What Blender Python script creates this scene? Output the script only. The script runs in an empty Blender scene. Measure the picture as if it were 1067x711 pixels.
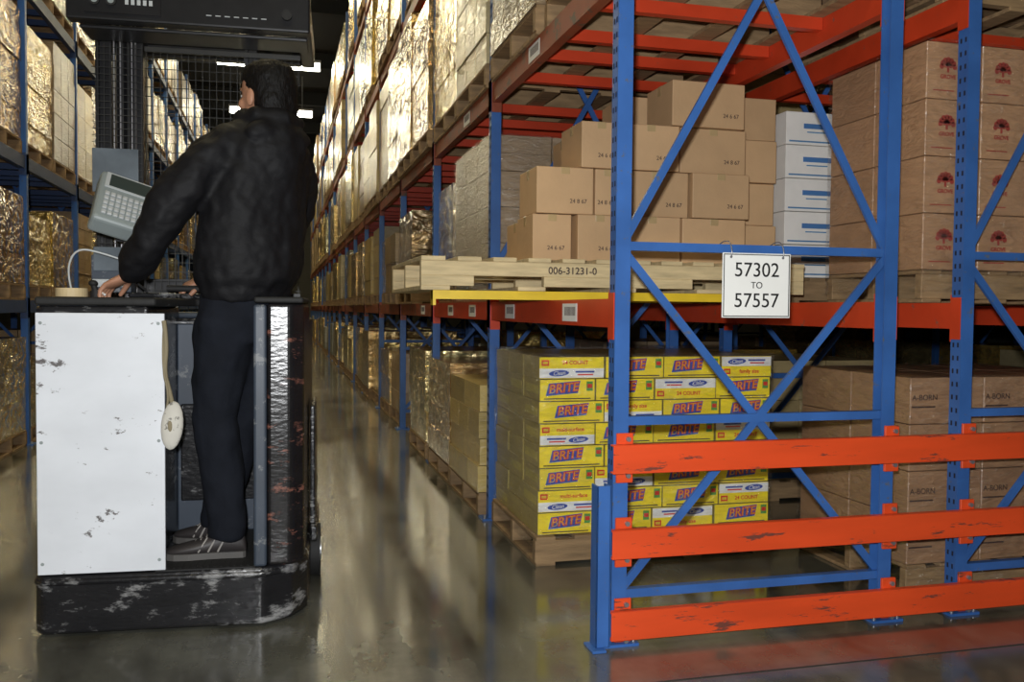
import bpy, math, random
from mathutils import Vector, Matrix, Euler
R = math.radians
scene = bpy.context.scene
scene.view_settings.view_transform = 'Standard'

# ------------------------------------------------------------------ materials
def new_mat(name):
    m = bpy.data.materials.new(name); m.use_nodes = True
    nt = m.node_tree; b = nt.nodes['Principled BSDF']
    return m, nt, b
def mat(name, col, rough=.5, metal=0., nscale=8., namt=.15, bump=0., bscale=30., coat=0.,
        marks=None, mscale=6., mthr=.62, emis=None, estr=0., spec=.5, stretch=None, msoft=.03):
    m, nt, b = new_mat(name); N = nt.nodes; L = nt.links
    b.inputs['Roughness'].default_value = rough; b.inputs['Metallic'].default_value = metal
    b.inputs['Coat Weight'].default_value = coat; b.inputs['Specular IOR Level'].default_value = spec
    tc = N.new('ShaderNodeTexCoord'); mp = N.new('ShaderNodeMapping')
    L.new(tc.outputs['Object'], mp.inputs[0])
    if stretch: mp.inputs['Scale'].default_value = stretch
    nz = N.new('ShaderNodeTexNoise'); nz.inputs['Scale'].default_value = nscale; nz.inputs['Detail'].default_value = 6
    L.new(mp.outputs[0], nz.inputs['Vector'])
    mx = N.new('ShaderNodeMix'); mx.data_type = 'RGBA'
    mx.inputs[6].default_value = [max(0, v*(1-namt*1.6)) for v in col]+[1]
    mx.inputs[7].default_value = [min(1, v*(1+namt)) for v in col]+[1]
    L.new(nz.outputs[0], mx.inputs[0]); out = mx.outputs[2]
    if marks:
        n2 = N.new('ShaderNodeTexNoise'); n2.inputs['Scale'].default_value = mscale; n2.inputs['Detail'].default_value = 10
        n2.inputs['Roughness'].default_value = .72
        L.new(mp.outputs[0], n2.inputs['Vector'])
        rp = N.new('ShaderNodeValToRGB'); rp.color_ramp.elements[0].position = mthr; rp.color_ramp.elements[1].position = mthr+msoft
        L.new(n2.outputs[0], rp.inputs[0])
        m2 = N.new('ShaderNodeMix'); m2.data_type = 'RGBA'
        L.new(rp.outputs[0], m2.inputs[0]); L.new(out, m2.inputs[6]); m2.inputs[7].default_value = list(marks)+[1]
        out = m2.outputs[2]
    L.new(out, b.inputs['Base Color'])
    if bump:
        n3 = N.new('ShaderNodeTexNoise'); n3.inputs['Scale'].default_value = bscale; n3.inputs['Detail'].default_value = 4
        L.new(mp.outputs[0], n3.inputs['Vector'])
        bp = N.new('ShaderNodeBump'); bp.inputs['Strength'].default_value = bump; bp.inputs['Distance'].default_value = .02
        L.new(n3.outputs[0], bp.inputs['Height']); L.new(bp.outputs[0], b.inputs['Normal'])
    if emis:
        b.inputs['Emission Color'].default_value = list(emis)+[1]; b.inputs['Emission Strength'].default_value = estr
    return m
def attr_mat(name, rough=.6, bump=0., bscale=20., coat=0., coatr=.1, metal=0., stretch=(1,1,1), amt=.2, spec=.5):
    m, nt, b = new_mat(name); N = nt.nodes; L = nt.links
    at = N.new('ShaderNodeAttribute'); at.attribute_name = 'Col'
    tc = N.new('ShaderNodeTexCoord'); mp = N.new('ShaderNodeMapping'); mp.inputs['Scale'].default_value = stretch
    L.new(tc.outputs['Object'], mp.inputs[0])
    nz = N.new('ShaderNodeTexNoise'); nz.inputs['Scale'].default_value = 7; nz.inputs['Detail'].default_value = 5
    L.new(mp.outputs[0], nz.inputs['Vector'])
    mr = N.new('ShaderNodeMapRange'); mr.inputs[3].default_value = 1-amt*1.3; mr.inputs[4].default_value = 1+amt
    L.new(nz.outputs[0], mr.inputs[0])
    mx = N.new('ShaderNodeVectorMath'); mx.operation = 'SCALE'
    L.new(at.outputs['Color'], mx.inputs[0]); L.new(mr.outputs[0], mx.inputs['Scale'])
    L.new(mx.outputs[0], b.inputs['Base Color'])
    b.inputs['Roughness'].default_value = rough; b.inputs['Metallic'].default_value = metal
    b.inputs['Coat Weight'].default_value = coat; b.inputs['Coat Roughness'].default_value = coatr
    b.inputs['Specular IOR Level'].default_value = spec
    if bump:
        n3 = N.new('ShaderNodeTexNoise'); n3.inputs['Scale'].default_value = bscale; n3.inputs['Detail'].default_value = 5
        n3.inputs['Distortion'].default_value = 1.5
        L.new(mp.outputs[0], n3.inputs['Vector'])
        bp = N.new('ShaderNodeBump'); bp.inputs['Strength'].default_value = bump; bp.inputs['Distance'].default_value = .04
        L.new(n3.outputs[0], bp.inputs['Height'])
        L.new(bp.outputs[0], b.inputs['Normal']); L.new(bp.outputs[0], b.inputs['Coat Normal'])
    return m
def film_shell(name, fac=.11):
    m,nt,b=new_mat(name); N=nt.nodes; L=nt.links; N.remove(b)
    out=[n for n in N if n.type=='OUTPUT_MATERIAL'][0]
    t=N.new('ShaderNodeBsdfTransparent'); g=N.new('ShaderNodeBsdfGlossy'); g.inputs['Roughness'].default_value=.16
    g.inputs['Color'].default_value=(.95,.95,.9,1)
    tc=N.new('ShaderNodeTexCoord'); mp=N.new('ShaderNodeMapping'); mp.inputs['Scale'].default_value=(1.5,1.5,6); L.new(tc.outputs['Object'],mp.inputs[0])
    n=N.new('ShaderNodeTexNoise'); n.inputs['Scale'].default_value=6; n.inputs['Detail'].default_value=6; n.inputs['Distortion'].default_value=2.5; L.new(mp.outputs[0],n.inputs['Vector'])
    bp=N.new('ShaderNodeBump'); bp.inputs['Strength'].default_value=.8; bp.inputs['Distance'].default_value=.03; L.new(n.outputs[0],bp.inputs['Height']); L.new(bp.outputs[0],g.inputs['Normal'])
    mr=N.new('ShaderNodeMapRange'); mr.inputs[1].default_value=.35; mr.inputs[2].default_value=.7; mr.inputs[3].default_value=fac*.4; mr.inputs[4].default_value=fac*2; L.new(n.outputs[0],mr.inputs[0])
    mx=N.new('ShaderNodeMixShader'); L.new(mr.outputs[0],mx.inputs[0]); L.new(t.outputs[0],mx.inputs[1]); L.new(g.outputs[0],mx.inputs[2]); L.new(mx.outputs[0],out.inputs[0])
    return m

M = {}
M['blue'] = mat('rack_blue_paint', (.042,.135,.41), .38, nscale=5, namt=.3, marks=(.10,.12,.17), mscale=22, mthr=.62)
M['orange'] = mat('rack_orange_paint', (.62,.055,.016), .4, nscale=4, namt=.25, marks=(.25,.09,.06), mscale=14, mthr=.64)
M['dorange'] = mat('dimmed_beam_paint', (.30,.065,.025), .5, nscale=4, namt=.35, marks=(.10,.07,.05), mscale=10, mthr=.55)  # darker copy of the orange: dimness of far and upper beams painted in
M['rail'] = mat('guard_rail_orange_paint', (.78,.080,.018), .4, nscale=3, namt=.25, marks=(.16,.05,.035), mscale=9, mthr=.59, stretch=(.5,1,3))
M['dbeam'] = mat('dark_blue_beam_paint', (.035,.07,.18), .5)  # dark blue for the left rack beams
M['yellowbar'] = mat('yellow_bar_paint', (.80,.56,.03), .4)
M['steel'] = mat('galvanised_steel', (.4,.4,.42), .35, metal=.7)
M['hole'] = mat('slot_dark', (.01,.012,.03), .8)
M['wood'] = mat('pallet_wood', (.34,.22,.11), .75, nscale=6, namt=.45, stretch=(1,6,6), bump=.2)
M['palewood'] = mat('pale_pallet_wood', (.68,.54,.30), .7, nscale=6, namt=.35, stretch=(1,5,8), bump=.2)
M['carton'] = attr_mat('carton_board', .62, bump=.05, amt=.12)
M['wrapcarton'] = attr_mat('stretch_wrapped_carton', .45, bump=.3, bscale=9, coat=.7, coatr=.18, stretch=(1,1,3))
M['film'] = attr_mat('shiny_stretch_film', .17, bump=1., bscale=4, coat=1, coatr=.1, stretch=(1.2,1.2,2.4), metal=.8, amt=.6)
M['shell'] = film_shell('clear_stretch_film')
M['tape'] = mat('packing_tape', (.50,.36,.18), .25)
M['ink'] = mat('print_ink', (.06,.035,.03), .7)
M['redink'] = mat('red_print_ink', (.38,.05,.035), .7)
M['blueink'] = mat('blue_print_ink', (.03,.08,.40), .6)
M['white'] = mat('white_label', (.85,.85,.82), .5, namt=.04)
M['signblack'] = mat('sign_black', (.01,.01,.01), .5)
M['redlogo'] = mat('red_logo', (.75,.03,.02), .4)
M['greenlogo'] = mat('green_logo', (.10,.35,.06), .4)

# ------------------------------------------------------------------ mesh builder
class MB:
    def __init__(s): s.v=[]; s.f=[]; s.m=[]; s.c=[]; s.sm=[]; s.mats=[]
    def mi(s, m):
        m = M[m] if isinstance(m,str) else m
        if m not in s.mats: s.mats.append(m)
        return s.mats.index(m)
    def add(s, vs, fs, m, col=(1,1,1), smooth=False):
        o = len(s.v); s.v += [tuple(v) for v in vs]; k = s.mi(m)
        for f in fs: s.f.append([i+o for i in f]); s.m.append(k); s.c.append(col); s.sm.append(smooth)
    BF = [(0,3,2,1),(4,5,6,7),(0,1,5,4),(1,2,6,5),(2,3,7,6),(3,0,4,7)]
    def box(s, x0,x1,y0,y1,z0,z1, m, col=(1,1,1), mx=None):
        vs=[Vector(p) for p in [(x0,y0,z0),(x1,y0,z0),(x1,y1,z0),(x0,y1,z0),(x0,y0,z1),(x1,y0,z1),(x1,y1,z1),(x0,y1,z1)]]
        if mx: vs=[mx@v for v in vs]
        s.add(vs, MB.BF, m, col)
    def strut(s, p, q, w, t, side, m):
        p=Vector(p); q=Vector(q); d=(q-p).normalized(); sd=Vector(side).normalized(); u=d.cross(sd).normalized()
        vs=[]
        for b in (p,q):
            for a,c in ((-1,-1),(1,-1),(1,1),(-1,1)): vs.append(b+sd*(a*t/2)+u*(c*w/2))
        s.add(vs, MB.BF, m)
    def cyl(s, p, q, r, m, n=16, r2=None, smooth=True, col=(1,1,1)):
        p=Vector(p); q=Vector(q); d=(q-p).normalized()
        a=d.orthogonal().normalized(); b=d.cross(a); r2=r if r2 is None else r2
        vs=[]
        for c,rr in ((p,r),(q,r2)):
            for i in range(n):
                t=2*math.pi*i/n; vs.append(c+a*math.cos(t)*rr+b*math.sin(t)*rr)
        s.add(vs, [(i,(i+1)%n,n+(i+1)%n,n+i) for i in range(n)], m, col, smooth)
        s.add(vs, [tuple(range(n-1,-1,-1)), tuple(range(n,2*n))], m, col)
    def loft(s, rings, m, n=18, smooth=True, pw=1.0):
        vs=[]
        for c,u,v in rings:
            c=Vector(c);u=Vector(u);v=Vector(v)
            for i in range(n):
                t=2*math.pi*i/n; ct=math.cos(t); st=math.sin(t)
                ct=math.copysign(abs(ct)**pw,ct); st=math.copysign(abs(st)**pw,st)
                vs.append(c+u*ct+v*st)
        fs=[]
        for k in range(len(rings)-1):
            for i in range(n): fs.append((k*n+i,k*n+(i+1)%n,(k+1)*n+(i+1)%n,(k+1)*n+i))
        fs.append(tuple(range(n-1,-1,-1))); L=(len(rings)-1)*n; fs.append(tuple(range(L,L+n)))
        s.add(vs,fs,m,(1,1,1),smooth)
    def tube(s, pts, rad, m, n=14, flat=1., side=None, flatend=False):
        pts=[Vector(p) for p in pts]; rings=[]; prev=None
        for i,p in enumerate(pts):
            d=(pts[min(i+1,len(pts)-1)]-pts[max(i-1,0)]).normalized()
            a = Vector(side) if side else (prev if prev else d.orthogonal())
            a=(a-d*a.dot(d)).normalized(); prev=a; b=d.cross(a)
            rings.append((p,a*rad[i],b*rad[i]*flat))
        d0=(pts[0]-pts[1]).normalized(); d1=(pts[-1]-pts[-2]).normalized()
        c,a,b=rings[0]; c2,a2,b2=rings[-1]
        r0=rad[0]; r1=rad[-1]
        rings=[(c+d0*r0*.85*flat,a*.4,b*.4),(c+d0*r0*.5*flat,a*.85,b*.85)]+rings
        if not flatend: rings+=[(c2+d1*r1*.5,a2*.85,b2*.85),(c2+d1*r1*.85,a2*.4,b2*.4)]
        s.loft(rings,m,n)
    def ell(s, c, u, v, w, m, n=18, k=10):
        c=Vector(c);u=Vector(u);v=Vector(v);w=Vector(w); rings=[]
        for i in range(k+1):
            t=-math.pi/2*.96+math.pi*.96*i/k
            rings.append((c+w*math.sin(t),u*math.cos(t),v*math.cos(t)))
        s.loft(rings,m,n)
    def make(s, name, parent=None, bevel=0., loc=None, rot=None, segs=2):
        me=bpy.data.meshes.new(name); me.from_pydata(s.v,[],s.f)
        for m in s.mats: me.materials.append(m)
        me.polygons.foreach_set('material_index', s.m); me.polygons.foreach_set('use_smooth', s.sm)
        ca=me.color_attributes.new('Col','FLOAT_COLOR','CORNER'); buf=[]
        for f,c in zip(s.f,s.c):
            for _ in f: buf += [c[0],c[1],c[2],1.]
        ca.data.foreach_set('color', buf); me.update()
        ob=bpy.data.objects.new(name,me); scene.collection.objects.link(ob)
        if parent: ob.parent=parent
        if loc: ob.location=loc
        if rot: ob.rotation_euler=rot
        if bevel:
            b=ob.modifiers.new('bevel','BEVEL'); b.width=bevel; b.segments=segs; b.limit_method='ANGLE'
        return ob
def empty(name, loc=(0,0,0), rz=0, parent=None):
    e=bpy.data.objects.new(name,None); scene.collection.objects.link(e); e.location=loc; e.rotation_euler=(0,0,rz)
    e.empty_display_size=.2
    if parent: e.parent=parent
    return e
def text(name, body, size, loc, rot, m, parent, align='CENTER', bold=0., shear=0., ext=.0006):
    c=bpy.data.curves.new(name,'FONT'); c.body=body; c.size=size; c.align_x=align; c.align_y='CENTER'
    c.extrude=ext; c.offset=bold; c.shear=shear
    c.materials.append(M[m] if isinstance(m,str) else m)
    o=bpy.data.objects.new(name,c); scene.collection.objects.link(o); o.location=loc; o.rotation_euler=rot; o.parent=parent
    return o
def curve(name, pts, r, m, parent, cyclic=False):
    c=bpy.data.curves.new(name,'CURVE'); c.dimensions='3D'; c.bevel_depth=r; c.bevel_resolution=3
    sp=c.splines.new('NURBS'); sp.points.add(len(pts)-1)
    for p,q in zip(sp.points,pts): p.co=(*q,1)
    sp.order_u=3; sp.use_endpoint_u=True; sp.use_cyclic_u=cyclic
    c.materials.append(M[m] if isinstance(m,str) else m)
    o=bpy.data.objects.new(name,c); scene.collection.objects.link(o); o.parent=parent
    return o

# ------------------------------------------------------------------ room shell
X0,X1,Y0,Y1,ZC=-7.5,11.,-5.,46.,8.6
def floor_mat():
    m,nt,b=new_mat('polished_concrete'); N=nt.nodes; L=nt.links
    tc=N.new('ShaderNodeTexCoord')
    n1=N.new('ShaderNodeTexNoise'); n1.inputs['Scale'].default_value=1.1; n1.inputs['Detail'].default_value=8; n1.inputs['Roughness'].default_value=.65
    n2=N.new('ShaderNodeTexNoise'); n2.inputs['Scale'].default_value=9; n2.inputs['Detail'].default_value=8
    mp=N.new('ShaderNodeMapping'); mp.inputs['Scale'].default_value=(5,.35,1); L.new(tc.outputs['Object'],mp.inputs[0])
    n3=N.new('ShaderNodeTexNoise'); n3.inputs['Scale'].default_value=1.2; n3.inputs['Detail'].default_value=6
    L.new(tc.outputs['Object'],n1.inputs['Vector']); L.new(tc.outputs['Object'],n2.inputs['Vector']); L.new(mp.outputs[0],n3.inputs['Vector'])
    r=N.new('ShaderNodeValToRGB'); e=r.color_ramp.elements
    e[0].position=.36; e[0].color=(.048,.046,.035,1); e[1].position=.66; e[1].color=(.25,.25,.205,1)
    a=N.new('ShaderNodeMath'); a.operation='MULTIPLY_ADD'; a.inputs[1].default_value=.35
    s=N.new('ShaderNodeMath'); s.operation='MULTIPLY'; s.inputs[1].default_value=.65
    L.new(n1.outputs[0],s.inputs[0]); L.new(n3.outputs[0],a.inputs[0]); L.new(s.outputs[0],a.inputs[2])
    L.new(a.outputs[0],r.inputs[0])
    mx=N.new('ShaderNodeMix'); mx.data_type='RGBA'; mx.blend_type='MULTIPLY'; mx.inputs[0].default_value=.5
    L.new(r.outputs[0],mx.inputs[6]); L.new(n2.outputs[0],mx.inputs[7]); L.new(mx.outputs[2],b.inputs['Base Color'])
    rr=N.new('ShaderNodeMapRange'); rr.inputs[1].default_value=.3; rr.inputs[2].default_value=.7; rr.inputs[3].default_value=.07; rr.inputs[4].default_value=.26
    L.new(n1.outputs[0],rr.inputs[0]); L.new(rr.outputs[0],b.inputs['Roughness'])
    b.inputs['Specular IOR Level'].default_value=.7
    b.inputs['Coat Weight'].default_value=.4; b.inputs['Coat Roughness'].default_value=.1
    bp=N.new('ShaderNodeBump'); bp.inputs['Strength'].default_value=.08; L.new(n2.outputs[0],bp.inputs['Height']); L.new(bp.outputs[0],b.inputs['Normal'])
    return m
M['floor']=floor_mat()
M['wall']=mat('wall_panel',(.09,.085,.07),.8)
M['ceil']=mat('ceiling_deck',(.025,.024,.02),.85)
M['joint']=mat('floor_joint',(.03,.03,.028),.8)
b=MB(); b.box(X0,X1,Y0,Y1,-.1,0,'floor'); b.make('floor')
b=MB(); b.box(X0,X1,Y0,Y1,ZC,ZC+.1,'ceil'); b.make('ceiling')
for nm,a in (('wall_left',(X0-.1,X0,Y0,Y1)),('wall_right',(X1,X1+.1,Y0,Y1)),('wall_back',(X0,X1,Y0-.1,Y0)),('wall_far',(X0,X1,Y1,Y1+.1))):
    b=MB(); b.box(*a,0,ZC,'wall'); b.make(nm)
b=MB()
for y in (2.52,8.6,14.6): b.box(-2,10,y-.004,y+.004,0,.0012,'joint')
b.make('floor_joint_lines')
b=MB()
for i in range(9):
    y=2+5*i; b.box(X0+.01,X1-.01,y-.06,y+.06,ZC-.45,ZC-.01,'ceil')
b.make('ceiling_joists')
M['tube']=mat('fluorescent_lens',(1,1,.95),.4,emis=(1,.97,.82),estr=13,namt=0)
M['fixture']=mat('fixture_white',(.5,.5,.48),.5)
for y in (-1,5.5,11.5,17,22.5,28,34,40):
    e=empty('ceiling_lamp',(-.27,y,7.0))
    b=MB(); b.box(-1.22,1.22,-.14,.14,.09,.15,'fixture'); b.box(-1.22,-1.19,-.14,.14,-.06,.09,'fixture'); b.box(1.19,1.22,-.14,.14,-.06,.09,'fixture')
    for x in (-.9,.9): b.box(x-.01,x+.01,-.01,.01,.15,1.14,'fixture')
    b.make('housing',e)
    b=MB()
    b.loft([(Vector((x,0,.0)),Vector((0,.12,0)),Vector((0,0,.085))) for x in (-1.19,-.4,.4,1.19)],'tube',16)
    b.make('wraparound_lens',e)
    l=bpy.data.lights.new('lamp_light','AREA'); l.shape='RECTANGLE'; l.size=2.4; l.size_y=.25; l.energy=72; l.color=(1,.83,.44)
    o=bpy.data.objects.new('lamp_light',l); scene.collection.objects.link(o); o.location=(0,0,-.1); o.parent=e

# ------------------------------------------------------------------ racks
LV=[1.19,2.36,3.8,5.2]; BH=.10; HB=6.3; PW=.027
def rack(name, xa, xb, ys, slots=3, cross=True, beam='orange', outer=None):
    b=MB()
    for k,y in enumerate(ys):
        for x in (xa,xb):
            sg = 1 if x==max(xa,xb) else -1
            b.box(x-PW,x+PW,y-PW,y-PW+.005,0.01,HB,'blue'); b.box(x-PW,x+PW,y+PW-.005,y+PW,.01,HB,'blue')
            xw = x+sg*PW
            b.box(min(xw,xw-sg*.006),max(xw,xw-sg*.006),y-PW+.005,y+PW-.005,.01,HB,'blue')
            if k>3: b.box(x-.02,x+.02,y-.02,y+.02,.01,HB,'blue')
            b.box(x-.065,x+.065,y-.055,y+.055,0,.01,'blue')
            for dx in (-.05,.05): b.cyl((x+dx,y-.04,.01),(x+dx,y-.04,.03),.008,'steel',6)
            if k<slots:
                for i in range(80):
                    z=.12+i*.05
                    for dy in (-.012,.012):
                        b.box(xw-.001 if sg>0 else xw-.0012, xw+.0012 if sg>0 else xw+.001, y+dy-.004,y+dy+.004,z,z+.018,'hole')
        hs=[.17,.77,1.37,3.22,5.06,HB-.1]
        for h in hs: b.strut((xa,y,h),(xb,y,h),.030,.03,(0,1,0),'blue')
        for (h0,h1) in ((.17,1.37),(1.37,3.22),(3.22,5.06)):
            b.strut((xa,y-.008,h0),(xb,y-.008,h1),.028,.012,(0,1,0),'blue')
            b.strut((xa,y+.008,h1),(xb,y+.008,h0),.028,.012,(0,1,0),'blue')
    for k in range(len(ys)-1):
        y0,y1=ys[k]+PW+.001,ys[k+1]-PW-.001
        for z in LV:
            for x in (xa,xb):
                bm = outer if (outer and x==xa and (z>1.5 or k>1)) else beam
                b.box(x-.022,x+.022,y0,y1,z-BH,z,bm)
                b.box(x-.027,x+.027,y0,y0+.006,z-BH-.05,z+.03,bm); b.box(x-.027,x+.027,y1-.006,y1,z-BH-.05,z+.03,bm)
                sg=-1 if x==min(xa,xb) else 1
                for yy in (ys[k],ys[k+1]):
                    xo=x+sg*(PW+.001)
                    b.box(min(xo,xo+sg*.004),max(xo,xo+sg*.004),yy-.024,yy+.028,z-BH-.04,z+.02,bm)
            if cross and z>1.5:
                for t in (.22,.45,.62,.85):
                    yc=y0+(y1-y0)*t
                    b.box(min(xa,xb)+.024,max(xa,xb)-.024,yc-.02,yc+.02,z-.05,z,beam)
            elif cross and k>0:
                for t in (.3,.7):
                    yc=y0+(y1-y0)*t
                    b.box(min(xa,xb)+.024,max(xa,xb)-.024,yc-.02,yc+.02,z-.05,z,beam)
    return b.make(name)
YR=[2.87+1.87*i for i in range(18)]
YL=[2.48+1.87*i for i in range(18)]
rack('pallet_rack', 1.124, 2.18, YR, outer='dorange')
rack('pallet_rack', 2.52, 3.58, YR[:9], slots=1)
rack('pallet_rack', -2.03, -3.09, YL, slots=0, beam='dbeam')
rack('pallet_rack', 7.1, 8.2, [1.0+1.87*i for i in range(10)], slots=0, cross=False)
b=MB()
for (y,z) in ((3.35,1.14),(4.3,1.14),(5.2,1.14),(5.9,1.14),(7.1,1.14),(3.9,2.31),(5.4,2.31)):
    b.box(1.1005,1.1018,y-.09,y+.09,z-.035,z+.035,'white')
    for i in range(9): b.box(1.0995,1.1006,y-.07+i*.015,y-.07+i*.015+.006,z-.012,z+.022,'ink')
b.make('beam_label_plates')

# ------------------------------------------------------------------ pallets and loads
def pallet(b, x0,x1,y0,y1,z0, wood='wood', h=.13):
    w=y1-y0
    for yc in (y0+.02,(y0+y1)/2,y1-.02): b.box(x0,x1,yc-.02,yc+.02,z0+.016,z0+h-.016,wood)
    n=7; L=x1-x0
    for i in range(n):
        xc=x0+.05+(L-.1)*i/(n-1); b.box(xc-.045,xc+.045,y0,y1,z0+h-.016,z0+h,wood)
    for i in range(4):
        xc=x0+.05+(L-.1)*i/3; b.box(xc-.045,xc+.045,y0,y1,z0,z0+.016,wood)
PAL=[(.42,.28,.14),(.46,.32,.15),(.34,.23,.11),(.50,.38,.18),(.60,.44,.16),(.36,.36,.30),(.60,.50,.28),(.28,.20,.12),(.55,.40,.12)]
def load(b, rnd, x0,x1,y0,y1,z0,H, kind, col=None, pal=True):
    if pal: pallet(b,x0,x1,y0,y1,z0)
    zb=z0+.132; zt=z0+H
    col=col or rnd.choice(PAL)
    if kind=='film': col=(min(1,col[0]*1.5),col[1]*1.45,col[2]*1.2)
    nl=max(2,int(round((zt-zb)/rnd.choice((.17,.22,.28))))); nx=rnd.choice((2,3,4)); ny=rnd.choice((2,3))
    dz=(zt-zb)/nl
    for k in range(nl):
        o = .012*(rnd.random()-.5)
        mx_,my_=(nx,ny) if k%2 else (ny,nx)
        for i in range(mx_):
            for j in range(my_):
                if 0<i<mx_-1 and 0<j<my_-1 and k<nl-1: continue
                s=.7+.5*rnd.random(); c=tuple(v*s for v in col)
                xa=x0+(x1-x0)*i/mx_; xb=x0+(x1-x0)*(i+1)/mx_; ya=y0+(y1-y0)*j/my_; yb=y0+(y1-y0)*(j+1)/my_
                g=.004
                b.box(xa+g+o,xb-g+o,ya+g,yb-g,zb+k*dz+.001,zb+(k+1)*dz-.003,kind,c)
def load_row(name, xs, ys, levels, seed, skip=()):
    rnd=random.Random(seed); b=MB()
    xa,xb=min(xs)-.03,max(xs)+.03
    for k in range(len(ys)-1):
        for li,z in enumerate(levels):
            Hm={0:.93,1:.97,2:1.28,3:1.22,4:1.3}[li]
            for j in (0,1):
                y0=ys[k]+.06+j*.885; y1=y0+.865
                if (k,li) in skip or (k,li,j) in skip: continue
                if rnd.random()<.07: continue
                H=Hm*(.70+.3*rnd.random())
                kind=rnd.choice(('film','film','film','wrapcarton','wrapcarton') if k>1 or li>1 else ('wrapcarton','film','wrapcarton'))
                load(b,rnd,xa+rnd.random()*.07-.04,xb-rnd.random()*.04,y0,y1,z+.001,H,kind)
    return b.make(name)
ZL=[0]+LV
load_row('wrapped_pallet_loads',(1.124,2.18),YR,ZL,3,skip={(0,0),(0,1),(1,1)})
load_row('wrapped_pallet_loads',(2.52,3.58),YR[:6],ZL,7,skip={(0,0),(0,1),(0,2)})
load_row('wrapped_pallet_loads',(-2.03,-3.09),YL,ZL,11)
load_row('wrapped_pallet_loads',(7.1,8.2),[1.0+1.87*i for i in range(10)],ZL,17)

FX=(R(90),0,0)
YLW=(.95,.76,.015)
def yellow_load():
    e=empty('yellow_carton_pallet_load'); b=MB(); d=MB()
    x0,x1,y0,y1=1.12,2.28,3.83,4.65
    pallet(b,x0-.02,x1,y0-.03,y1,0)
    rnd=random.Random(21); nl=8; zb=.132; dz=.101; nx=4; ny=3
    for k in range(nl):
        wx=[0,.27,.52,.77,1.] if k%2 else [0,.23,.48,.75,1.]
        for i in range(nx):
            for j in range(ny):
                xa=x0+(x1-x0)*wx[i]+.003; xb=x0+(x1-x0)*wx[i+1]-.003
                ya=y0+(y1-y0)*j/ny+.003; yb=y0+(y1-y0)*(j+1)/ny-.003
                jx=.008*(rnd.random()-.5); s=.92+.12*rnd.random()
                za=zb+k*dz; zc=za+dz-.003
                b.box(xa+jx,xb+jx,ya,yb,za,zc,'wrapcarton',(.42*s,.33*s,.08*s))
                if i==0 and rnd.random()<.6: b.box(xa+jx-.001,xa+jx+.001,ya+.03,yb-.03,za+.03,zc-.03,'wrapcarton',(.55*s,.45*s,.08*s))
                if j: continue
                yy=ya-.001; A=xa+jx; B=xb+jx; w=B-A
                st=((i*2+k*3+(k//3))%5)/5+.01
                b.box(A+.001,B-.001,yy-.0005,yy+.001,za+.002,zc-.001,'carton',tuple(v*s for v in YLW))
                if st<.42:
                    cx=A+w*(.5 if rnd.random()<.5 else .42); cz=za+dz*.55
                    d.add([(cx-.082,yy-.0012,cz-.032),(cx+.070,yy-.0012,cz-.020),(cx+.082,yy-.0012,cz+.036),(cx-.068,yy-.0012,cz+.024)],[(0,1,2,3)],'blueink')
                    text('logo_word','BRITE',.056,(cx,yy-.0024,cz+.002),(R(90),R(-5),0),'redlogo',e,bold=.0026,shear=.2,ext=.0003)
                    text('logo_word','BRITE',.056,(cx,yy-.0034,cz+.002),(R(90),R(-5),0),'yellowbar',e,bold=-.0012,shear=.2,ext=.0003)
                    d.box(A+.02,B-.02,yy-.0016,yy-.0006,za+.008,za+.013,'ink')
                    d.box(B-.040,B-.010,yy-.0016,yy-.0006,za+.045,za+.088,'greenlogo')
                    d.box(B-.036,B-.014,yy-.0022,yy-.0012,za+.058,za+.076,'redlogo')
                else:
                    wz0,wz1=(za+.004,za+.046) if st<.7 else (za+.051,za+.095)
                    b.box(A+.001,B-.001,yy-.0012,yy,wz0,wz1,'carton',(.85*s,.86*s,.84*s))
                    side_=rnd.choice((.3,.7)); cx=A+w*side_; cz=(wz0+wz1)/2
                    n=16; rx,rz=.048,.014
                    d.add([(cx+rx*math.cos(2*math.pi*t/n),yy-.002,cz+rz*math.sin(2*math.pi*t/n)+.2*rz*math.cos(2*math.pi*t/n)) for t in range(n)],[tuple(range(n))],'blueink')
                    text('oval_word','Clean',.025,(cx,yy-.003,cz),(R(90),R(-4),0),'white',e,shear=.3,ext=.0003)
                    tx=A+w*(1-side_)
                    d.box(tx-.045,tx+.045,yy-.0022,yy-.0014,cz+.002,cz+.010,'blueink'); d.box(tx-.035,tx+.04,yy-.0022,yy-.0014,cz-.010,cz-.004,'redlogo')
                    oz=za+.072 if st<.7 else za+.026
                    text('small_print',rnd.choice(('multi-surface','24 COUNT','family size')),.025,(A+w*.55,yy-.002,oz),FX,'redlogo',e,ext=.0003,bold=.0005)
                    d.box(A+.01,A+.045,yy-.0016,yy-.0006,oz-.013,oz+.013,'redlogo'); d.box(A+.016,A+.039,yy-.0022,yy-.0012,oz-.006,oz+.006,'yellowbar')
    b.make('cartons_and_pallet',e,bevel=.002,segs=1); d.make('printed_logos',e)
    b=MB(); b.box(x0-.008,x1+.006,y0-.012,y1+.006,.06,.95,'shell'); b.make('stretch_wrap',e)
yellow_load()

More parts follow.
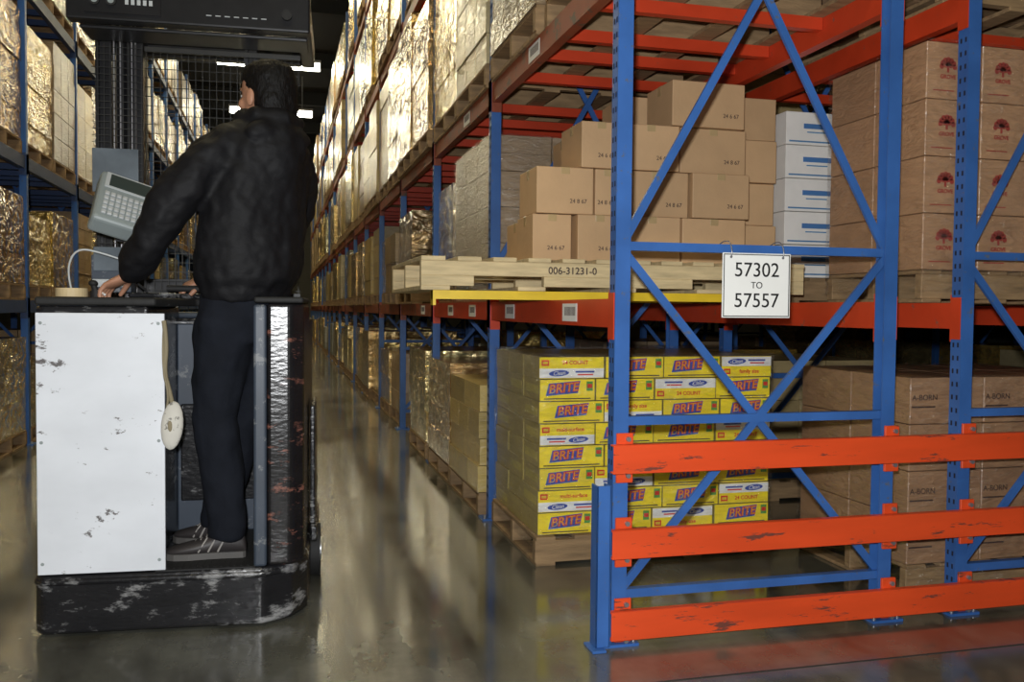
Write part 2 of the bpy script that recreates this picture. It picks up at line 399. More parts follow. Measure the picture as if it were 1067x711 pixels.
def brown_load():
    e=empty('brown_carton_pallet_load'); b=MB()
    x0,x1,y0,y1,z0=.55,2.30,3.60,4.58,1.227
    b2=MB(); h=.138
    for yc in (y0+.02,(y0+y1)/2,y1-.02):
        for (a,c) in ((x0,x0+.22),(x0+.52,x0+1.2),(x1-.25,x1)): b2.box(a,c,yc-.02,yc+.02,z0+.018,z0+.06,'palewood')
        b2.box(x0,x1,yc-.02,yc+.02,z0+.06,z0+h-.018,'palewood')
    n=12
    for i in range(n):
        xc=x0+.05+(x1-x0-.1)*i/(n-1); b2.box(xc-.05,xc+.05,y0-.005,y1+.005,z0+h-.018,z0+h,'palewood')
    for i in range(5):
        xc=x0+.06+(x1-x0-.12)*i/4; b2.box(xc-.06,xc+.06,y0,y1,z0,z0+.018,'palewood')
    b2.make('pallet',e,bevel=.002,segs=1)
    text('pallet_stencil','006-31231-0',.042,(1.195,y0-.0035,z0+.086),FX,'ink',e,bold=.0004)
    rnd=random.Random(8); zt=z0+h; H=.205
    rows={0:[(1.06,1.235),(1.25,1.455),(1.465,1.735),(1.745,2.06)],
          1:[(1.07,1.33),(1.34,1.46),(1.47,1.785),(1.795,2.075)],
          2:[(1.27,1.455),(1.465,1.735),(1.745,2.07)],
          3:[(1.69,2.05)]}
    rows2={0:[(1.1,1.4),(1.41,1.73),(1.74,2.06)],1:[(1.3,1.6),(1.61,1.83),(1.84,2.06)],2:[(1.33,1.63),(1.64,1.84),(1.85,2.06)],3:[(1.60,1.82),(1.83,2.05)]}
    def cart(a,c,ya,yb,k,lab):
        s=.85+.24*rnd.random(); col=(.62*s,.40*s,.21*s); z=zt+k*H; o=(rnd.random()-.5)*.04
        cen=Vector(((a+c)/2,(ya+yb)/2+o,0)); ang=R((rnd.random()-.5)*2.4)
        X=Matrix.Translation(cen)@Matrix.Rotation(ang,4,'Z')@Matrix.Translation(-cen)
        b.box(a,c,ya+o,yb+o,z,z+H-.003,'carton',col,X)
        if lab: b.box((a+c)/2-.022,(a+c)/2+.022,ya+o-.0008,ya+o+.05,z+H-.035,z+H-.0022,'tape',(1,1,1),X)
        b.box(a-.001,a+.02,(ya+yb)/2+o-.02,(ya+yb)/2+o+.02,z+H-.05,z+H-.002,'tape',(1,1,1),X)
        if lab: text('carton_print',rnd.choice(('24 6 67','24 8 67')),.026,X@Vector((c-.07,ya+o-.0015,z+.055)),(R(90),0,ang),'ink',e)
    for k,r in rows.items():
        for (a,c) in r: cart(a,c,3.72,4.0,k,True)
    for k,r in rows2.items():
        for (a,c) in r: cart(a,c,4.05,4.36,k,False)
    for k in range(4): cart(2.085,2.34,3.92,4.2,k,False)
    b.make('cartons',e,bevel=.004,segs=2)
brown_load()
b=MB(); b.box(.60,2.24,3.615,3.655,1.1905,1.2265,'yellowbar'); b.box(.60,.612,3.605,3.665,1.165,1.2265,'yellowbar'); b.make('yellow_cross_bar')
b=MB(); b.box(1.09,2.24,4.44,4.48,1.1905,1.2265,'yellowbar'); b.make('yellow_cross_bar')

def kraft_stack(name,x0,x1,y0,y1,z0,nz,nx,ny,dz,col,matn,seed,shell=False):
    rnd=random.Random(seed); e=empty(name); b=MB(); pallet(b,x0,x1,y0,y1,z0)
    for k in range(nz):
        for i in range(nx):
            for j in range(ny):
                if 0<i<nx-1 and 0<j<ny-1 and k<nz-1: continue
                s=.9+.2*rnd.random(); c=tuple(v*s for v in col)
                xa=x0+(x1-x0)*i/nx; xb=x0+(x1-x0)*(i+1)/nx; ya=y0+(y1-y0)*j/ny; yb=y0+(y1-y0)*(j+1)/ny
                z=z0+.132+k*dz
                b.box(xa+.003,xb-.003,ya+.003,yb-.003,z,z+dz-.003,matn,c)
                if j==0: b.box(xa+.004,xb-.004,ya+.0015,ya+.004,z+dz*.47,z+dz*.49,matn,tuple(v*.7 for v in c))
    b.make('cartons_and_pallet',e,bevel=.003,segs=1)
    if shell: b=MB(); b.box(x0-.006,x1+.006,y0-.006,y1+.006,z0+.05,z0+.132+nz*dz+.004,'shell'); b.make('stretch_wrap',e)
kraft_stack('kraft_carton_pallet_load',1.12,2.2,4.85,5.85,1.191,4,3,3,.20,(.40,.29,.18),'wrapcarton',2,True)
kraft_stack('kraft_carton_pallet_load',1.12,2.2,5.95,6.5,1.191,4,3,2,.17,(.70,.62,.48),'film',9)

def logo_load(name,x0,x1,y0,y1,z0,nz,nx,dz,col,seed,logo=True):
    rnd=random.Random(seed); e=empty(name); b=MB(); d=MB(); pallet(b,x0,x1,y0,y1,z0)
    for k in range(nz):
        for i in range(nx):
            for j in range(2):
                s=.9+.2*rnd.random(); c=tuple(v*s for v in col)
                xa=x0+(x1-x0)*i/nx; xb=x0+(x1-x0)*(i+1)/nx; ya=y0+(y1-y0)*j/2; yb=y0+(y1-y0)*(j+1)/2
                z=z0+.132+k*dz
                b.box(xa+.003,xb-.003,ya+.003,yb-.003,z,z+dz-.003,'wrapcarton',c)
                if j==0:
                    cx=(xa+.10) if i<2 else xb-.09; cz=z+dz*.56; yy=ya+.0015
                    if logo:
                        for t in range(7):
                            a=math.pi*(t/6); px=cx+.030*math.cos(a); pz=cz+.028*math.sin(a)
                            d.add([(px+.011*math.cos(q*math.pi/4),yy-.001,pz+.011*math.sin(q*math.pi/4)) for q in range(8)],[tuple(range(8))],'redink')
                        for t in range(5):
                            a=math.pi*((t+.5)/5); px=cx+.012*math.cos(a); pz=cz+.012*math.sin(a)
                            d.add([(px+.009*math.cos(q*math.pi/4),yy-.001,pz+.009*math.sin(q*math.pi/4)) for q in range(8)],[tuple(range(8))],'redink')
                        d.box(cx-.005,cx+.005,yy-.001,yy,cz-.022,cz+.01,'redink')
                        text('carton_brand_word','GROVE',.022,(cx,yy-.001,cz-.040),FX,'redink',e,bold=.0006)
                        d.box(xa+.03,xa+.13,yy-.001,yy,z+.03,z+.034,'redink')
                    else:
                        text('carton_print','A-BORN',.032,(cx-.03,yy-.001,cz),FX,'ink',e)
                        d.box(cx-.09,cx+.02,yy-.001,yy,cz-.04,cz-.034,'ink')
    b.make('cartons_and_pallet',e,bevel=.003,segs=1); d.make('printed_marks',e)
    b=MB(); b.box(x0-.008,x1+.006,y0-.008,y1+.006,z0+.04,z0+.132+nz*dz+.006,'shell'); b.make('stretch_wrap',e)
logo_load('logo_carton_pallet_load',2.455,3.5,3.02,3.65,1.191,4,4,.225,(.48,.28,.155),4)
logo_load('wrapped_brown_carton_load',2.44,3.5,3.05,3.82,0,4,3,.19,(.38,.225,.125),6,False)
def white_load():
    e=empty('white_carton_pallet_load'); b=MB(); x0,x1,y0,y1,z0=2.42,3.4,3.97,4.66,1.191; pallet(b,x0,x1,y0,y1,z0)
    rnd=random.Random(2); dz=.165
    for k in range(5):
        for i in range(3):
            for j in range(2):
                xa=x0+(x1-x0)*i/3; xb=x0+(x1-x0)*(i+1)/3; ya=y0+(y1-y0)*j/2; yb=y0+(y1-y0)*(j+1)/2; z=z0+.132+k*dz; s=.97+.06*rnd.random()
                b.box(xa+.003,xb-.003,ya+.003,yb-.003,z,z+dz-.004,'carton',(.95*s,.92*s,.86*s))
                if j==0:
                    b.box(xa+.02,xb-.02,ya+.001,ya+.0035,z+.012,z+.020,'carton',(.12,.28,.50))
                    b.box(xa+.10,xa+.26,ya+.001,ya+.0035,z+.080,z+.105,'carton',(.08,.22,.50))
                    b.box(xa+.12,xa+.24,ya+.001,ya+.0035,z+.060,z+.066,'carton',(.1,.3,.55))
    b.make('cartons_and_pallet',e,bevel=.004,segs=1)
white_load()
kraft_stack('kraft_carton_pallet_load',2.5,3.55,3.0,4.0,2.361,4,3,3,.2,(.38,.24,.14),'wrapcarton',12)

# ------------------------------------------------------------------ guard rails, post protector, sign
b=MB(); yf=2.84
for z in (.647,.357,.078):
    b.box(1.08,3.9,yf-.046,yf-.040,z-.049,z+.049,'rail')
    b.box(1.08,3.9,yf-.040,yf-.012,z+.043,z+.049,'rail'); b.box(1.08,3.9,yf-.040,yf-.012,z-.049,z-.043,'rail')
    for x in (1.124,2.18,2.52,3.58):
        b.box(x-.02,x+.04,yf-.012,yf-.001,max(.012,z-.085),z+.085,'rail')
        for dz in (-.06,.065): b.cyl((x+.02,yf-.012,z+dz),(x+.02,yf-.022,z+dz),.009,'steel',6)
b.make('orange_guard_rails',bevel=.002,segs=1)
b=MB(); px=1.052
b.box(px-.026,px+.026,2.80,2.806,.01,.56,'blue'); b.box(px-.026,px-.020,2.80,2.86,.01,.56,'blue'); b.box(px+.018,px+.024,2.80,2.86,.01,.56,'blue')
b.box(px-.045,px+.005,2.775,2.87,0,.0095,'blue'); b.make('post_protector',bevel=.002,segs=1)
se=empty('hanging_location_sign',(1.60,2.795,1.240))
b=MB(); b.box(-.131,.131,-.002,.002,-.112,.112,'white'); b.make('plate',se,bevel=.001,segs=1)
b=MB()
for (a,c,z0,z1) in ((-.127,.127,.105,.108),(-.127,.127,-.108,-.105),(-.127,-.124,-.108,.108),(.124,.127,-.108,.108)): b.box(a,c,-.0028,-.002,z0,z1,'signblack')
for x in (-.10,.10): b.cyl((x,-.004,.098),(x,.004,.098),.005,'steel',8)
b.make('border',se)
text('number_top','57302',.070,(0,-.003,.052),FX,'signblack',se)
text('word_to','TO',.032,(0,-.003,0),FX,'signblack',se)
text('number_bottom','57557',.070,(0,-.003,-.054),FX,'signblack',se)
for x in (-.10,.10): curve('hook',[(x,-.003,.098),(x,-.012,.115),(x,.01,.155),(x,.06,.155),(x,.095,.14),(x,.10,.12)],.0022,'steel',se)

# ------------------------------------------------------------------ lift truck
M['tblack']=mat('truck_black_paint',(.016,.016,.018),.26,nscale=5,namt=.4,marks=(.28,.28,.28),mscale=5,mthr=.545,stretch=(1,1,2.6),bump=.12,msoft=.09)
M['tpillar']=mat('truck_pillar_scuffed',(.012,.011,.012),.25,nscale=5,namt=.4,marks=(.22,.09,.065),mscale=7,mthr=.57,bump=.1,stretch=(1,1,2.5),msoft=.06)
M['twhite']=mat('truck_white_panel',(.74,.77,.82),.4,nscale=2.2,namt=.14,marks=(.13,.12,.12),mscale=4.2,mthr=.60,stretch=(1.4,1,2.4),msoft=.02)
M['tgrey']=mat('truck_slate_grey',(.045,.06,.085),.45,nscale=6,namt=.3,marks=(.16,.17,.18),mscale=9,mthr=.58)
M['rubber']=mat('black_rubber',(.012,.012,.012),.7,bump=.1,marks=(.12,.12,.12),mscale=8,mthr=.62)
M['plastic']=mat('terminal_grey_plastic',(.27,.31,.31),.45,namt=.05)
M['plastic2']=mat('pale_plastic',(.50,.53,.54),.45,namt=.08)
M['screen']=mat('lcd_screen',(.045,.06,.055),.12,namt=.05)
M['key']=mat('keypad_keys',(.50,.52,.52),.5,namt=.05)
M['mast']=mat('mast_dark_steel',(.02,.02,.022),.35,metal=.3,nscale=9,namt=.4)
M['wire']=mat('wire_mesh_dark',(.02,.02,.018),.5)
M['masktape']=mat('masking_tape',(.55,.43,.24),.6)
M['clearplate']=mat('scuffed_plastic_plate',(.16,.19,.22),.2,namt=.6,nscale=5)
T=empty('stand_up_lift_truck',(-.363,3.32,0),R(-3.6))
def prism(b,pts,z0,z1,m):
    n=len(pts); vs=[(x,y,z0) for x,y in pts]+[(x,y,z1) for x,y in pts]
    b.add(vs,[tuple(range(n-1,-1,-1)),tuple(range(n,2*n))]+[(i,(i+1)%n,n+(i+1)%n,n+i) for i in range(n)],m)
b=MB(); prism(b,[(-.465,.03),(-.435,0),(.30,-.01),(.40,.05),(.45,.15),(.45,1.15),(-.465,1.15)],.01,.215,'tblack')
prism(b,[(-.47,.028),(-.437,-.008),(.303,-.018),(.405,.045),(.455,.15),(.455,.6),(-.47,.6)],.18,.205,'tblack'); b.make('base_chassis',T,bevel=.012,segs=3)
b=MB(); b.box(-.065,.267,-.004,.555,.2155,.221,'rubber')
for i in range(14): b.box(-.055+i*.023,-.047+i*.023,.01,.55,.221,.2225,'rubber')
b.make('floor_mat',T)
b=MB(); prism(b,[(-.458,.04),(-.435,.006),(-.085,.006),(-.085,.62),(-.458,.62)],.216,1.15,'tblack'); b.make('left_cabinet',T,bevel=.012,segs=3)
b=MB(); b.box(-.446,-.030,-.006,.006,.222,1.125,'twhite')
for z in (.26,.68,1.09):
    for x in (-.43,-.05): b.cyl((x,-.0075,z),(x,-.005,z),.006,'plastic',8)
b.make('white_panel',T,bevel=.003)
b=MB(); b.box(-.464,-.458,.05,.60,.222,1.12,'tgrey'); b.box(-.085,-.045,.007,.05,.222,1.12,'tgrey'); b.make('cabinet_side_trim',T,bevel=.003)
b=MB(); prism(b,[(.315,.004),(.40,.008),(.443,.05),(.443,.62),(.315,.62)],.216,1.165,'tpillar'); b.make('right_pillar',T,bevel=.014,segs=3)
b=MB(); b.box(.268,.314,.0,.60,.216,1.16,'tgrey'); b.make('pillar_inner_pad',T,bevel=.01,segs=3)
b=MB(); b.box(.27,.443,.0,.6,1.166,1.188,'rubber'); b.make('pillar_top_pad',T,bevel=.009,segs=3)
b=MB(); b.box(-.085,.268,.56,.62,.216,1.08,'tgrey'); b.box(-.07,.25,.545,.56,.35,.75,'tblack'); b.make('compartment_bulkhead',T,bevel=.006)
b=MB(); b.box(-.46,.44,.62,1.15,.216,1.10,'tblack'); b.box(-.40,.40,.70,1.05,1.10,1.125,'tgrey'); b.make('power_unit',T,bevel=.02,segs=3)
b=MB(); prism(b,[(-.452,.0),(-.06,.0),(-.02,.20),(.02,.36),(.14,.40),(.14,.60),(-.452,.60)],1.151,1.180,'rubber')
prism(b,[(-.20,.22),(-.06,.24),(.01,.38),(.10,.43),(.10,.58),(-.22,.58)],1.180,1.20,'tblack'); b.make('control_console',T,bevel=.012,segs=3)
b=MB(); b.cyl((-.30,.19,1.18),(-.30,.19,1.205),.02,'rubber'); b.cyl((-.30,.19,1.2),(-.31,.19,1.228),.010,'rubber'); b.ell((-.31,.19,1.232),(.016,0,0),(0,.016,0),(0,0,.012),'rubber'); b.make('steering_knob',T)
b=MB()
b.cyl((.0,.42,1.195),(-.02,.39,1.222),.010,'rubber',12); b.cyl((-.09,.38,1.220),(.03,.38,1.220),.013,'rubber',12); b.make('control_handle',T)
b=MB(); n=28; vs=[]
for i in range(n):
    t=2*math.pi*i/n
    for r,z in ((.052,1.181),(.052,1.211),(.036,1.211),(.036,1.181)): vs.append((-.35+r*math.cos(t),.07+r*math.sin(t),z))
b.add(vs,[(4*i+k,4*((i+1)%n)+k,4*((i+1)%n)+(k+1)%4,4*i+(k+1)%4) for i in range(n) for k in range(4)],'masktape'); b.make('tape_roll',T)
b=MB()
for (xa,xb) in ((-.44,-.375),(-.315,-.25),(.165,.215)):
    b.box(xa,xa+.012,.76,.86,.216,2.75,'mast'); b.box(xb-.012,xb,.76,.86,.216,2.75,'mast'); b.box(xa,xb,.79,.81,.216,2.75,'mast')
for z in (1.2,2.27,2.6): b.box(-.44,.215,.86,.885,z,z+.07,'mast')
b.cyl((-.345,.80,.3),(-.345,.80,2.6),.022,'mast',12)
for x in (-.29,-.275,-.36,-.335): b.cyl((x,.735,1.2),(x,.735,2.6),.004,'steel',6)
b.make('mast',T)
b=MB()
for i in range(23): x=-.235+i*.0285; b.box(x-.0012,x+.0012,.745,.748,1.2,2.24,'wire')
for i in range(27): z=1.22+i*.039; b.box(-.24,.40,.748,.751,z-.0012,z+.0012,'wire')
for i in range(8): x=-.245-i*.0245; b.box(x-.0014,x+.0014,.705,.708,1.3,2.24,'wire')
for i in range(34): z=1.3+i*.028; b.box(-.44,-.24,.702,.705,z-.0014,z+.0014,'wire')
b.box(-.24,.40,.74,.755,1.19,1.21,'wire'); b.box(-.24,.40,.74,.755,2.225,2.245,'wire'); b.make('wire_mesh_guard',T)
b=MB(); b.box(-.47,.45,.45,.52,2.26,2.44,'mast'); b.box(-.47,-.41,.52,1.15,2.3,2.4,'mast'); b.box(.39,.45,.52,1.15,2.3,2.4,'mast'); b.box(-.41,.39,1.09,1.15,2.3,2.4,'mast')
for i in range(7): x=-.36+i*.12; b.box(x-.012,x+.012,.52,1.09,2.36,2.385,'mast')
b.box(-.44,.44,.52,.70,2.245,2.262,'mast')
b.make('overhead_guard',T,bevel=.008,segs=2)
b=MB()
b.box(-.40,-.12,.442,.452,2.285,2.40,'mast')
for x in (-.36,-.30): b.cyl((x,.43,2.33),(x,.444,2.33),.019,'rubber'); b.cyl((x,.428,2.33),(x,.431,2.33),.012,'plastic')
for i in range(5): b.box(-.25+i*.022,-.237+i*.022,.438,.444,2.32,2.34,'plastic2')
for i in range(7): b.box(.05+i*.035,.07+i*.035,.445,.451,2.30,2.303,'plastic2')
b.cyl((.36,.43,2.32),(.36,.45,2.32),.02,'rubber'); b.make('overhead_switch_panel',T)
term=empty('terminal_mount',(-.205,.33,1.525),0,T); term.rotation_euler=(R(-38),R(16),R(20)); term.scale=(1.25,1.15,1.12)
b=MB(); b.box(-.105,.105,-.02,.055,-.115,.115,'plastic'); b.make('housing',term,bevel=.015,segs=3)
b=MB(); b.box(-.090,.090,-.024,-.018,.035,.105,'plastic2'); b.box(-.078,.078,-.026,-.022,.042,.098,'screen'); b.make('screen',term,bevel=.002)
b=MB()
for r in range(5):
    for c in range(10):
        x=-.084+c*.0168; z=-.09+r*.022; b.box(x,x+.0135,-.027,-.019,z,z+.015,'key')
b.make('keypad',term,bevel=.002,segs=1)
b=MB(); b.cyl((-.24,.44,1.15),(-.24,.42,1.46),.018,'steel'); b.box(-.28,-.20,.40,.43,1.40,1.50,'mast'); b.make('terminal_post',T)
b=MB(); b.box(-.34,-.20,.28,.36,1.20,1.34,'tgrey'); b.box(-.33,-.21,.27,.285,1.28,1.37,'clearplate'); b.box(-.335,-.205,.272,.28,1.22,1.25,'plastic2'); b.make('document_box',T,bevel=.005)
b=MB(); b.box(-.43,-.25,.66,.668,1.62,1.80,'clearplate'); b.box(-.17,-.02,.66,.668,1.58,1.68,'clearplate'); b.make('clear_shield_plates',T,bevel=.003)
curve('white_cable',[(-.15,.30,1.45),(-.10,.24,1.38),(-.16,.2,1.30),(-.27,.18,1.34),(-.36,.16,1.36),(-.40,.18,1.27),(-.38,.2,1.185)],.0035,'plastic2',T)
curve('coiled_cable',[(-.2,.34,1.42),(-.17,.28,1.33),(-.2,.25,1.25),(-.15,.3,1.21)],.005,'rubber',T)
M['strap']=mat('khaki_strap',(.25,.21,.13),.8); M['pad']=mat('white_pad',(.60,.58,.52),.8,marks=(.2,.19,.17),mscale=30,mthr=.56)
curve('hanging_strap',[(-.03,-.012,1.10),(-.018,-.022,1.02),(-.028,-.024,.92),(-.012,-.02,.86),(.0,-.02,.80)],.008,'strap',T)
curve('hanging_strap_loop',[(-.03,-.012,1.08),(-.035,-.03,.95),(-.01,-.03,.84),(-.02,-.02,.80)],.004,'strap',T)
b=MB(); b.ell((-.002,-.026,.735),(.037,0,-.004),(0,.018,0),(.008,0,.085),'pad'); b.ell((-.006,-.042,.735),(.008,0,0),(0,.004,0),(0,0,.02),'strap'); b.make('hanging_pad',T)
b=MB()
for s in (-1,1): b.box(s*.39-.05,s*.39+.05,1.15,2.25,.04,.14,'tblack')
for s in (-1,1): b.box(s*.20-.05,s*.20+.05,1.25,2.3,.15,.19,'mast')
b.box(-.42,.42,1.16,1.22,.15,.75,'mast'); b.make('outriggers_and_forks',T,bevel=.006)
b=MB()
for s in (-1,1):
    b.cyl((s*.42,2.05,.065),(s*.35,2.05,.065),.065,'rubber',24)
b.cyl((.451,.62,.11),(.49,.62,.11),.11,'rubber',28); b.cyl((.49,.62,.11),(.495,.62,.11),.05,'steel',16); b.cyl((-.2,.5,.09),(-.3,.5,.09),.09,'rubber',24)
b.make('wheels',T)
b=MB(); b.box(.455,.48,.40,.86,.2,.26,'tblack'); b.box(.452,.472,.45,.80,.26,.75,'tblack'); b.make('right_side_step',T,bevel=.006)

# ------------------------------------------------------------------ operator
M['jacket']=mat('black_nylon_jacket',(.0065,.0065,.008),.66,nscale=10,namt=.3,bump=.22,bscale=16,spec=.24,stretch=(1,1,1.6))
M['denim']=mat('dark_denim',(.009,.011,.017),.9,nscale=14,namt=.35,bump=.3,bscale=14,spec=.2)
M['skin']=mat('skin',(.46,.23,.14),.5,nscale=12,namt=.1)
M['lips']=mat('lips',(.35,.12,.10),.5)
M['hair']=mat('black_hair',(.004,.0035,.0035),.6,nscale=60,namt=.5,bump=.35,bscale=120,stretch=(1,1,.4),spec=.25)
M['shoe']=mat('shoe_grey_leather',(.04,.035,.035),.5); M['stripe']=mat('shoe_stripes',(.30,.28,.26),.5)
M['sole']=mat('shoe_sole',(.10,.095,.09),.6); M['eye']=mat('eye_white',(.8,.8,.78),.2); M['iris']=mat('iris',(.03,.015,.01),.2)
MAN=empty('lift_truck_operator',(-.215,3.517,0))
r_=Vector((.968,-.251,0)); f_=Vector((.251,.968,0)); UP=Vector((0,0,1))
def P(s,d,h): return r_*s+f_*d+UP*h
F=(r_*-.75+f_*.66).normalized(); Lx=(r_*-.66-f_*.75).normalized()
def blob(b,name,vox,smooth=6,disp=0,dsize=.12,parent=MAN,disp2=0,dsize2=.05):
    o=b.make(name,parent)
    m=o.modifiers.new('remesh','REMESH'); m.mode='VOXEL'; m.voxel_size=vox; m.use_smooth_shade=True
    s=o.modifiers.new('smooth','SMOOTH'); s.iterations=smooth; s.factor=.5
    for q,(dp,sz) in enumerate(((disp,dsize),(disp2,dsize2))):
        if dp:
            t=bpy.data.textures.new(name+'_folds','CLOUDS'); t.noise_scale=sz; t.noise_depth=1
            d=o.modifiers.new('folds','DISPLACE'); d.texture=t; d.strength=dp; d.mid_level=.5; d.texture_coords='LOCAL'
    return o
b=MB(); rings=[]
for (h,s,w,dd) in ((1.02,.075,.150,.122),(1.08,.08,.165,.13),(1.15,.085,.165,.13),(1.24,.088,.155,.12)): rings.append((P(s,0,h),Lx*w,F*dd))
b.loft(rings,'denim')
b.tube([P(.03,-.06,1.08),P(.02,-.065,.95),P(-.005,-.075,.74),P(.015,-.07,.60),P(.035,-.065,.42),P(.04,-.06,.325),P(.04,-.06,.295)],[.108,.100,.082,.082,.074,.073,.071],'denim',flatend=True)
b.tube([P(.13,.06,1.08),P(.11,.07,.95),P(.055,.09,.74),P(.02,.10,.60),P(-.03,.11,.42),P(-.05,.115,.325),P(-.05,.115,.295)],[.108,.100,.082,.082,.074,.073,.071],'denim',flatend=True)
blob(b,'trousers',.011,4,.028,.11)
b=MB(); rings=[]
for (h,s,d,w,dd) in ((1.165,.090,0,.160,.126),(1.20,.090,0,.176,.140),(1.215,.090,0,.176,.140),(1.25,.094,0,.196,.160),(1.31,.100,0,.204,.166),(1.42,.112,0,.205,.163),(1.54,.127,0,.208,.158),(1.65,.140,0,.210,.150),(1.73,.150,0,.195,.135),(1.785,.160,0,.155,.118),(1.83,.170,0,.112,.103),(1.872,.176,0,.090,.092)):
    rings.append((P(s,d,h),Lx*w,F*dd))
b.loft(rings,'jacket',24)
b.tube([P(.06,-.11,1.725),P(.0,-.145,1.67),P(-.065,-.175,1.58),P(-.130,-.185,1.49),P(-.195,-.17,1.39),P(-.25,-.145,1.31),P(-.273,-.13,1.28)],[.080,.084,.082,.078,.072,.062,.046],'jacket')
b.tube([P(.225,.11,1.72),P(.24,.16,1.65),P(.215,.25,1.54),P(.15,.31,1.44),P(.04,.29,1.36),P(-.07,.24,1.30),P(-.11,.225,1.275)],[.080,.084,.080,.073,.068,.058,.046],'jacket')
# yoke filling neck-to-shoulder slope
b.tube([P(.06,-.10,1.735),P(.12,-.05,1.785),P(.17,0,1.81),P(.21,.05,1.785),P(.235,.09,1.735)],[.06,.066,.075,.066,.06],'jacket')
hb=P(.165,0,0)-F*.10
b.ell(hb+UP*1.775,Lx*.135,F*.055,UP*.06,'jacket'); b.ell(hb-F*.015+UP*1.71,Lx*.10,F*.045,UP*.10,'jacket')
b.tube([P(.175,0,1.84)+Lx*.10+F*.03,P(.175,0,1.84)+Lx*.08-F*.06,P(.175,0,1.835)-F*.105,P(.175,0,1.84)-Lx*.08-F*.06,P(.175,0,1.84)-Lx*.10+F*.03],[.030,.036,.040,.036,.030],'jacket')
blob(b,'jacket',.009,7,.026,.17,MAN,.018,.06)
b=MB()
b.tube([P(-.262,-.138,1.296),P(-.283,-.125,1.268)],[.041,.038],'jacket'); b.tube([P(-.095,.232,1.283),P(-.12,.22,1.268)],[.041,.038],'jacket'); b.make('knit_cuffs',MAN)
def hand(name, wrist, direc, palm_n, thumb_side, curl):
    b=MB(); d=Vector(direc).normalized(); nrm=Vector(palm_n); nrm=(nrm-d*nrm.dot(d)).normalized(); sd=d.cross(nrm).normalized()*thumb_side
    w=Vector(wrist)
    rings=[(w-d*.04,sd*.027,nrm*.021),(w,sd*.028,nrm*.02),(w+d*.02,sd*.033,nrm*.018),(w+d*.055,sd*.040,nrm*.017),(w+d*.085,sd*.042,nrm*.014),(w+d*.094,sd*.038,nrm*.010)]
    b.loft(rings,'skin')
    for off,ln,sp in ((.031,.072,.10),(.0105,.080,.03),(-.0105,.075,-.04),(-.031,.060,-.12)):
        p=w+d*.085+sd*off; dirv=(d+sd*sp).normalized(); pts=[p]; ang=0
        for k,fr in enumerate((.45,.30,.25)):
            ang+=curl[k]; v=dirv*math.cos(ang)+nrm*math.sin(ang); p=p+v*ln*fr; pts.append(p)
        b.tube(pts,[.0095,.0088,.008,.0068],'skin',12)
    p=w+d*.022+sd*.026; pts=[p]
    for v,l in (((d*.6+sd*.75+nrm*.25),.035),((d*.85+sd*.35+nrm*.35),.032),((d*.9+sd*.05+nrm*.45),.026)): p=p+v.normalized()*l; pts.append(p)
    b.tube(pts,[.014,.0115,.010,.008],'skin',12)
    return blob(b,name,.0035,3)
hand('left_hand',P(-.29,-.122,1.262),r_*-.82+f_*.05-UP*.40,-UP-r_*.3,-1,(.45,.55,.4))
hand('right_hand',P(-.128,.217,1.262),r_*-.70+f_*-.30-UP*.30,-UP-r_*.3,1,(.6,.7,.5))
b=MB(); b.cyl(P(-.40,-.13,1.205),P(-.365,-.16,1.19),.004,'white',8); b.make('pen',MAN)
HF=(r_*-.84+f_*.54).normalized(); HL=UP.cross(HF).normalized(); K=1.06
hb0=P(.182,0,0)+HF*.012
def H(off=0,h=1.9,l=0): return hb0+HF*off*K+HL*l*K+UP*(1.82+(h-1.865)*K)
b=MB(); rings=[]
for (h,off,w,dd) in ((1.80,-.03,.062,.062),(1.855,-.025,.056,.06),(1.885,-.005,.055,.075),(1.905,.008,.060,.085),(1.93,.010,.067,.090),(1.96,.006,.073,.095),(1.99,.002,.077,.098),(2.02,0,.077,.098),(2.05,-.004,.068,.088),(2.072,-.006,.048,.064),(2.082,-.006,.022,.03)):
    rings.append((H(off,h),HL*w*K,HF*dd*K))
b.loft(rings,'skin',24)
b.ell(H(.085,1.875),HL*.026,HF*.022,UP*.018,'skin')
b.tube([H(.094,1.985),H(.108,1.962),H(.118,1.945)],[.009,.011,.015],'skin')
b.ell(H(.088,2.0),HL*.054,HF*.012,UP*.010,'skin')
for s in (-1,1):
    b.ell(H(-.002,1.955,s*.082),HL*.010,HF*.021,UP*.034,'skin'); b.ell(H(.068,1.945,s*.045),HL*.023,HF*.023,UP*.023,'skin')
b.tube([H(.094,1.908,-.02),H(.100,1.908),H(.094,1.908,.02)],[.006,.008,.006],'skin')
blob(b,'head',.0055,3)
b=MB()
for s in (-1,1):
    e0=H(.086,1.978,s*.031); b.ell(e0,HL*.013,HF*.010,UP*.008,'eye'); b.ell(e0+HF*.007,HL*.006,HF*.005,UP*.006,'iris')
    b.tube([H(.098,1.998,s*.016),H(.088,2.0,s*.045)],[.004,.003],'hair')
b.tube([H(.103,1.907,-.02),H(.108,1.908),H(.103,1.907,.02)],[.003,.005,.003],'lips'); b.make('face_features',MAN)
b=MB(); rings=[]
for (h,off,w,dd) in ((1.868,-.058,.056,.036),(1.89,-.052,.070,.053),(1.93,-.045,.080,.063),(1.965,-.036,.083,.072),(2.0,-.020,.085,.090),(2.03,-.008,.085,.100),(2.06,-.004,.078,.097),(2.083,-.006,.058,.074),(2.096,-.008,.028,.036)):
    rings.append((H(off,h),HL*w*K,HF*dd*K))
b.loft(rings,'hair',24); blob(b,'hair',.006,3,.010,.03)
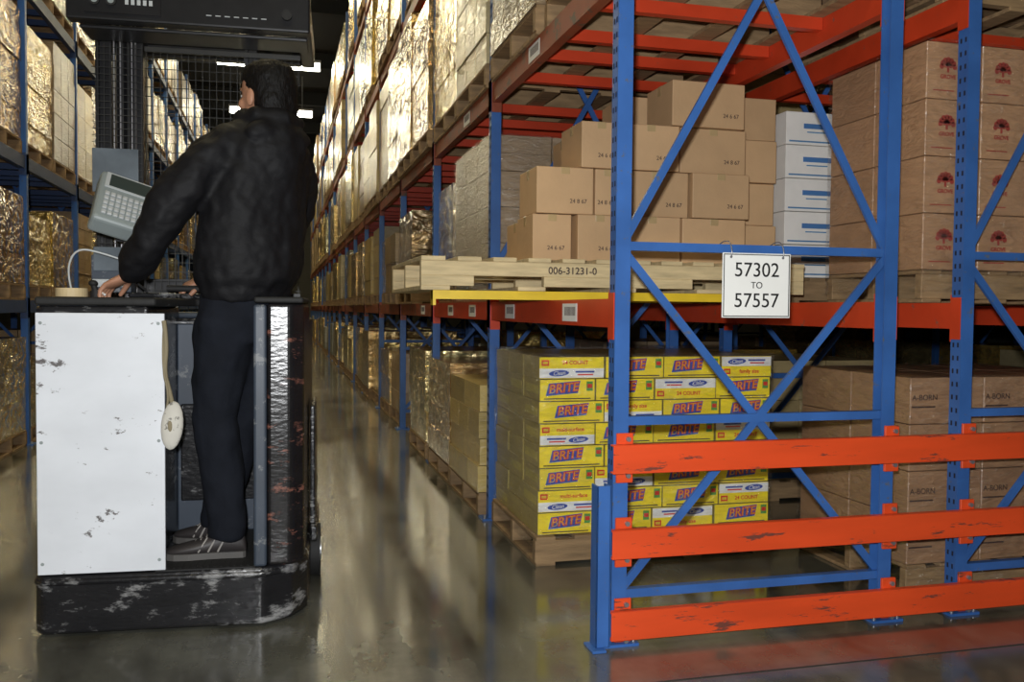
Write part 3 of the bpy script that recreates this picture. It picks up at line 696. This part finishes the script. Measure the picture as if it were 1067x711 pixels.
def shoe(name,heel,toe):
    b=MB(); heel=Vector(heel); toe=Vector(toe); d=(toe-heel); L=d.length; d.normalize(); sd=UP.cross(d)
    rings=[]
    prof=[(0,.030,.045,.02),(.04,.036,.095,.02),(.28,.036,.10,.02),(.42,.038,.082,.02),(.6,.045,.062,.02),(.8,.047,.048,.02),(.93,.038,.038,.02),(1.0,.018,.03,.02)]
    for t,w,top,bot in prof:
        c=heel+d*(L*t)+UP*((top+bot)/2); rings.append((c,sd*w,UP*((top-bot)/2+.006)))
    b.loft(rings,'shoe',16)
    rs=[(0,.026),(.03,.036),(.3,.036),(.5,.040),(.7,.049),(.88,.046),(.97,.032),(1.02,.014)]
    pts=[heel+d*(L*t)+sd*w for t,w in rs]+[heel+d*(L*t)-sd*w for t,w in reversed(rs)]
    n=len(pts); vs=[tuple(p+UP*.001) for p in pts]+[tuple(p+UP*.024) for p in pts]
    b.add(vs,[tuple(range(n)),tuple(range(2*n-1,n-1,-1))]+[(i,n+i,n+(i+1)%n,(i+1)%n) for i in range(n)],'sole')
    for s in (-1,1):
        for k in range(3):
            t=.34+k*.12; p=heel+d*(L*t)+sd*(s*.040)+UP*.030; q=heel+d*(L*(t-.10))+sd*(s*.026)+UP*(.085-k*.004)
            b.tube([p,(p+q)/2+sd*s*.004,q],[.004,.004,.003],'stripe',8)
    for k in range(4):
        t=.42+k*.07; c=heel+d*(L*t)+UP*(.088-k*.009); b.tube([c-sd*.018,c+UP*.004,c+sd*.018],[.0025,.0025,.0025],'stripe',6)
    b.make(name,MAN)
shoe('left_shoe',P(.105,-.045,.2225),P(-.175,-.10,.2225))
shoe('right_shoe',P(.00,.11,.2225),P(-.235,.16,.2225))

# ------------------------------------------------------------------ lights and camera
l=bpy.data.lights.new('camera_flash','POINT'); l.energy=380; l.color=(.97,.985,1.0); l.shadow_soft_size=.03
o=bpy.data.objects.new('camera_flash',l); scene.collection.objects.link(o); o.location=(-.06,-.02,1.27)
w=bpy.data.worlds.new('world'); scene.world=w; w.use_nodes=True
w.node_tree.nodes['Background'].inputs[0].default_value=(.05,.045,.035,1); w.node_tree.nodes['Background'].inputs[1].default_value=.3
cam=bpy.data.cameras.new('camera'); co=bpy.data.objects.new('camera',cam); scene.collection.objects.link(co)
cam.sensor_width=36; cam.lens=36*930/1067; cam.clip_start=.05; cam.clip_end=200
co.matrix_world=Matrix.Translation((0,0,1.15))@Matrix.Rotation(R(-14.53),4,'Z')@Matrix.Rotation(R(90-2.03),4,'X')@Matrix.Rotation(R(.5),4,'Z')
scene.camera=co
